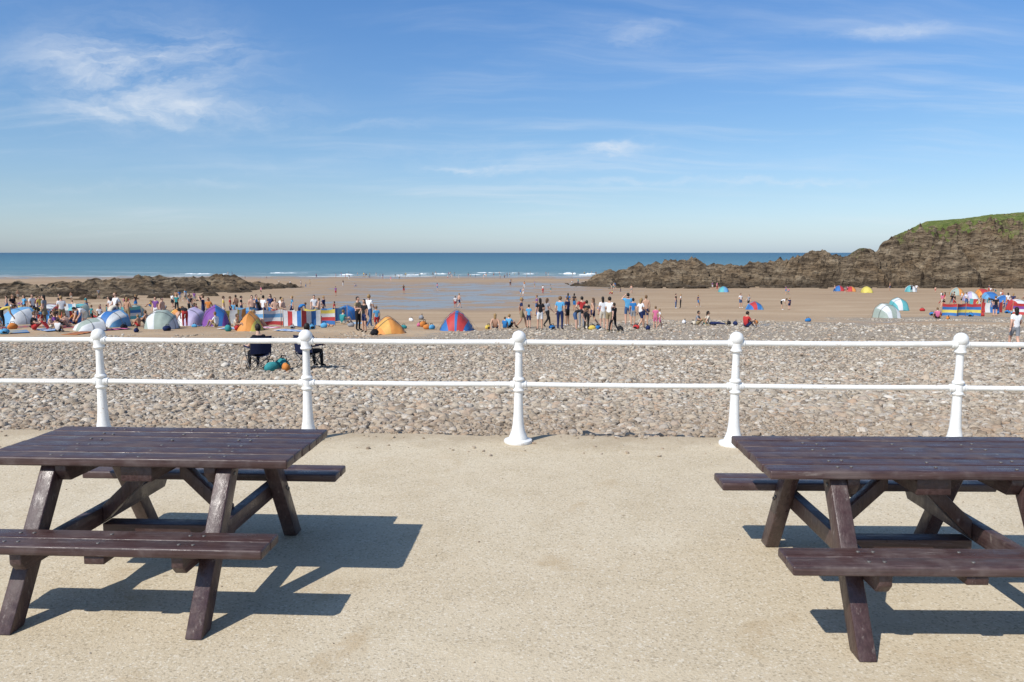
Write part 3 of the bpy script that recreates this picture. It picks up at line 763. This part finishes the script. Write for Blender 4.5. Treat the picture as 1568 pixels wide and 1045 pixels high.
tent(-.420,52,1.5,1.0,150,[YL,YL,O,YL])
tent(-.403,46,1.6,1.05,170,[LI,Wt,LI,LI])
tent(-.370,45,1.6,1.2,200,[PU,PU,B,PU],pointy=.4)
tent(-.329,40,1.3,1.0,180,[O,O,O,YL],pointy=.9)
tent(-.212,56,1.8,1.0,160,[B,SB,B,B])
tent(-.62,50,2.0,1.1,160,[SB,SB,Wt]); tent(-.58,58,1.9,1.1,190,[R,Wt,R]); tent(-.545,62,1.8,1.1,170,[GR,TE,GR]); tent(-.475,60,1.7,1.0,180,[DG,GR])
tent(.4715,62,1.9,1.15,190,[GR,Wt,GR,Wt,GR]); tent(.4855,82,1.9,1.3,180,[TE,Wt,TE,TE])
tent(.305,84,1.8,.85,180,[B,R,B,SB],pointy=.4)
tent(.60,110,2.4,1.6,170,[SB,B,SB]); tent(.59,135,2.4,1.6,170,[O,R,O]); tent(.618,98,2.4,1.4,170,[B,Wt]); tent(.635,84,2.0,1.2,180,[R,Wt,R]); tent(.445,165,2.3,1.3,170,[YL,YL]); tent(.425,170,2.0,1.1,170,[R,O]); tent(.50,170,2.3,1.4,170,[TE,Wt]); tent(.575,120,2.2,1.4,160,[LI,Wt])
tent(.41,172,2.2,1.2,170,[B,R]); tent(.265,170,2.2,1.2,170,[TE,SB]); tent(.558,150,2.4,1.5,170,[GR,O])
def windbreak(t,Y,n,pw,h,face,cols,ns=5,zig=.45,horiz=False):
    X=t*(Y+.4); G=Geo(); mats=[fabric(c) for c in cols]; x=0;y=0; px=[(0,0)]
    for k in range(n):
        x+=pw*math.cos(zig*(1 if k%2 else -1)); y+=pw*math.sin(zig*(1 if k%2 else -1)); px.append((x,y))
    cx=x/2
    for k in range(n):
        (xa,ya),(xb,yb)=px[k],px[k+1]; NX=8; NZ=4 if horiz else 2
        if not horiz: NX=ns*2
        vs=[]
        for i in range(NX+1):
            f=i/NX; bul=.13*math.sin(math.pi*f)
            for j in range(NZ+1):
                g=j/NZ; z=.06+ .05*math.sin(math.pi*f)*(1-g)+ (h-.06)*g-.07*math.sin(math.pi*f)*g
                vs.append((xa+(xb-xa)*f-cx,ya+(yb-ya)*f+bul*(.5+.8*math.sin(math.pi*g)),z))
        o=len(G.v); G.v+=[Vector(v) for v in vs]
        for i in range(NX):
            for j in range(NZ):
                a=o+i*(NZ+1)+j; G.f.append((a,a+NZ+1,a+NZ+2,a+1)); G.m.append((j if horiz else i//2+k)%len(cols))
    for (xx,yy) in px: G.add(tube_geo([(xx-cx,yy,-.15),(xx-cx,yy,h+.14)],[.017,.017],6),len(cols))
    o=link('windbreak',G.mesh('windbreak'),None,mats+[pole]); o.location=(X,Y,terr(X,Y)); o.rotation_euler=(0,0,math.radians(face))
wb=windbreak
wb(-.298,44,3,.95,.95,4,[R,Wt,SB,Wt],horiz=True); wb(-.262,43,2,1.1,.95,12,[Wt,R,Wt,B],4); wb(-.240,47,2,1.1,1.0,-14,[B,R,Wt,YL],horiz=True); wb(-.325,53,2,1.2,1.0,0,[SB,Wt,B],horiz=True)
wb(-.570,62,3,1.3,1.1,5,[Wt,SB],3); wb(-.56,49,2,1.2,.95,22,[B,Wt,R],3); wb(-.60,54,2,1.3,1.0,-18,[R,Wt,B,YL],horiz=True); wb(-.35,48,2,1.2,.95,60,[O,YL,Wt],3); wb(-.485,54,2,1.2,1.0,30,[TE,Wt,B],horiz=True);wb(-.64,58,2,1.2,1.0,0,[R,YL,Wt,B],3)
wb(-.225,52,2,1.1,1.0,20,[SB,B],3)
wb(.560,66,3,1.1,1.1,0,[B,YL,B,R],horiz=True); wb(.60,76,2,1.3,1.1,10,[R,Wt,B],3); wb(.645,66,2,1.3,1.1,-8,[R,Wt,PU],horiz=True); wb(.585,92,2,1.3,1.1,0,[TE,R,Wt],3)
def bag(t,Y,c,s=.3,x=None):
    X=x if x is not None else t*(Y+.4); G=Geo(); ph=random.random()*9
    def f(v):
        n=1+.22*noise.noise(Vector(v)*4/s*.3+Vector((ph,0,0))); z=max(-s*.55,v[2]*n); return Vector((v[0]*n,v[1]*n,z+s*.55))
    G.add(ell_geo((0,0,0),(s,s*.6,s*.7),12,8,f),0)
    G.add(tube_geo([(-s*.45,-s*.2,s),(-s*.3,-s*.25,s*1.5),(s*.3,-s*.25,s*1.5),(s*.45,-s*.2,s)],[.016]*4,6),1)
    G.add(ell_geo((0,-s*.5,s*.45),(s*.5,s*.18,s*.3),8,6),1)
    o=link('beach_bag',G.mesh('beach_bag'),None,[cloth(CL[c]),cloth(CL['black'])]); o.location=(X,Y,terr(X,Y)); o.rotation_euler=(0,0,random.uniform(0,6.28))
random.seed(5)
for _ in range(60):
    Y=random.uniform(37.5,60); t=random.uniform(-.66,-.1); bag(t,Y,random.choice(['red','blue','sky','black','orange','teal','pink','grey','black','navy','white']),random.uniform(.14,.27))
for t,Y,c in [(.10,41,'yellow'),(.108,42,'blue'),(.135,40,'black'),(.155,43,'red'),(.17,41.5,'navy'),(.215,48,'white'),(.227,47,'cream'),(.242,47,'teal'),(.271,47,'black'),(.279,46.5,'navy'),(-.03,42,'yellow'),(-.1,41,'sky'),(.05,42,'blue'),(.37,52,'blue'),(.305,48,'orange'),(.545,58,'orange')]: bag(t,Y,c,.2)
for _ in range(20):
    bag(random.uniform(.5,.66),random.uniform(60,90),random.choice(['red','blue','sky','orange','pink']),.26)
def towel(t,Y,c1,c2,face):
    X=t*(Y+.4); G=Geo(); n=8
    for i in range(n):
        x0=-.85+1.7*i/n;x1=-.85+1.7*(i+1)/n
        G.add(([(x0,-.4,.03+.01*(i%2)),(x1,-.4,.03+.01*((i+1)%2)),(x1,.4,.035),(x0,.4,.03)],[(0,1,2,3)]),i%2)
    o=link('beach_towel',G.mesh('beach_towel'),None,[cloth(CL[c1]),cloth(CL[c2])]); o.location=(X,Y,terr(X,Y)); o.rotation_euler=(0,0,math.radians(face))
for _ in range(26):
    towel(random.uniform(-.64,-.18),random.uniform(38,56),random.choice(['red','blue','sky','pink','orange']),random.choice(['white','yellow','navy','teal']),random.uniform(0,180))

# camping chairs
tube=simple('chair_frame',(.05,.05,.055),.4,.5); canv=simple('chair_canvas',(.02,.025,.06),.9,.1)
def chair(x,y,face):
    G=Geo(); r=.011
    for sx in(-1,1):
        X=sx*.27
        G.add(tube_geo([(X,-.25,0),(X,.22,.42)],[r,r],7),0); G.add(tube_geo([(X,.25,0),(X,-.22,.42)],[r,r],7),0)
        G.add(tube_geo([(X,.22,.42),(X*1.02,.30,.90)],[r,r],7),0); G.add(tube_geo([(X,-.22,.42),(X*1.05,-.22,.62)],[r,r],7),0)
        G.add(tube_geo([(X*1.05,-.26,.63),(X*1.05,.22,.62)],[.022,.022],7),1)
    for yy in(-.25,.25): 
        G.add(tube_geo([(-.27,yy,0.01),(.27,yy*.95,.40)],[r,r],7),0); G.add(tube_geo([(.27,yy,0.01),(-.27,yy*.95,.40)],[r,r],7),0)
    n=6
    def cl(P0,P1,P2,P3,sag):
        vs=[];fs=[]
        for i in range(n+1):
            for j in range(n+1):
                u=i/n;v=j/n; p=(Vector(P0)*(1-u)+Vector(P1)*u)*(1-v)+(Vector(P3)*(1-u)+Vector(P2)*u)*v
                p+=Vector(sag)*math.sin(math.pi*u); vs.append(p)
        for i in range(n):
            for j in range(n): a=i*(n+1)+j; fs.append((a,a+n+1,a+n+2,a+1))
        G.add((vs,fs),1)
    cl((-.27,-.22,.43),(.27,-.22,.43),(.27,.23,.42),(-.27,.23,.42),(0,0,-.06))
    cl((-.275,.235,.45),(.275,.235,.45),(.28,.31,.92),(-.28,.31,.92),(0,.05,0))
    o=link('camping_chair',G.mesh('camping_chair'),None,[tube,canv]); o.location=(x,y,terr(x,y)+.02); o.rotation_euler=(0,0,math.radians(face))
for (x,y,f,tp) in [(-6.75,21,215,'black'),(-5.55,21.6,160,'navy')]:
    chair(x,y,f); p=person(0,y,1.7,'sit_chair',f,tp,'black',True,x=x,hair=(.02,.015,.012)); p.location.z=terr(x,y)-.02
bag(0,21.3,'teal',.24,x=-6.2); bag(0,20.9,'orange',.17,x=-6.0); bag(0,20.8,'teal',.2,x=-6.35)
print('objects',len(bpy.data.objects))
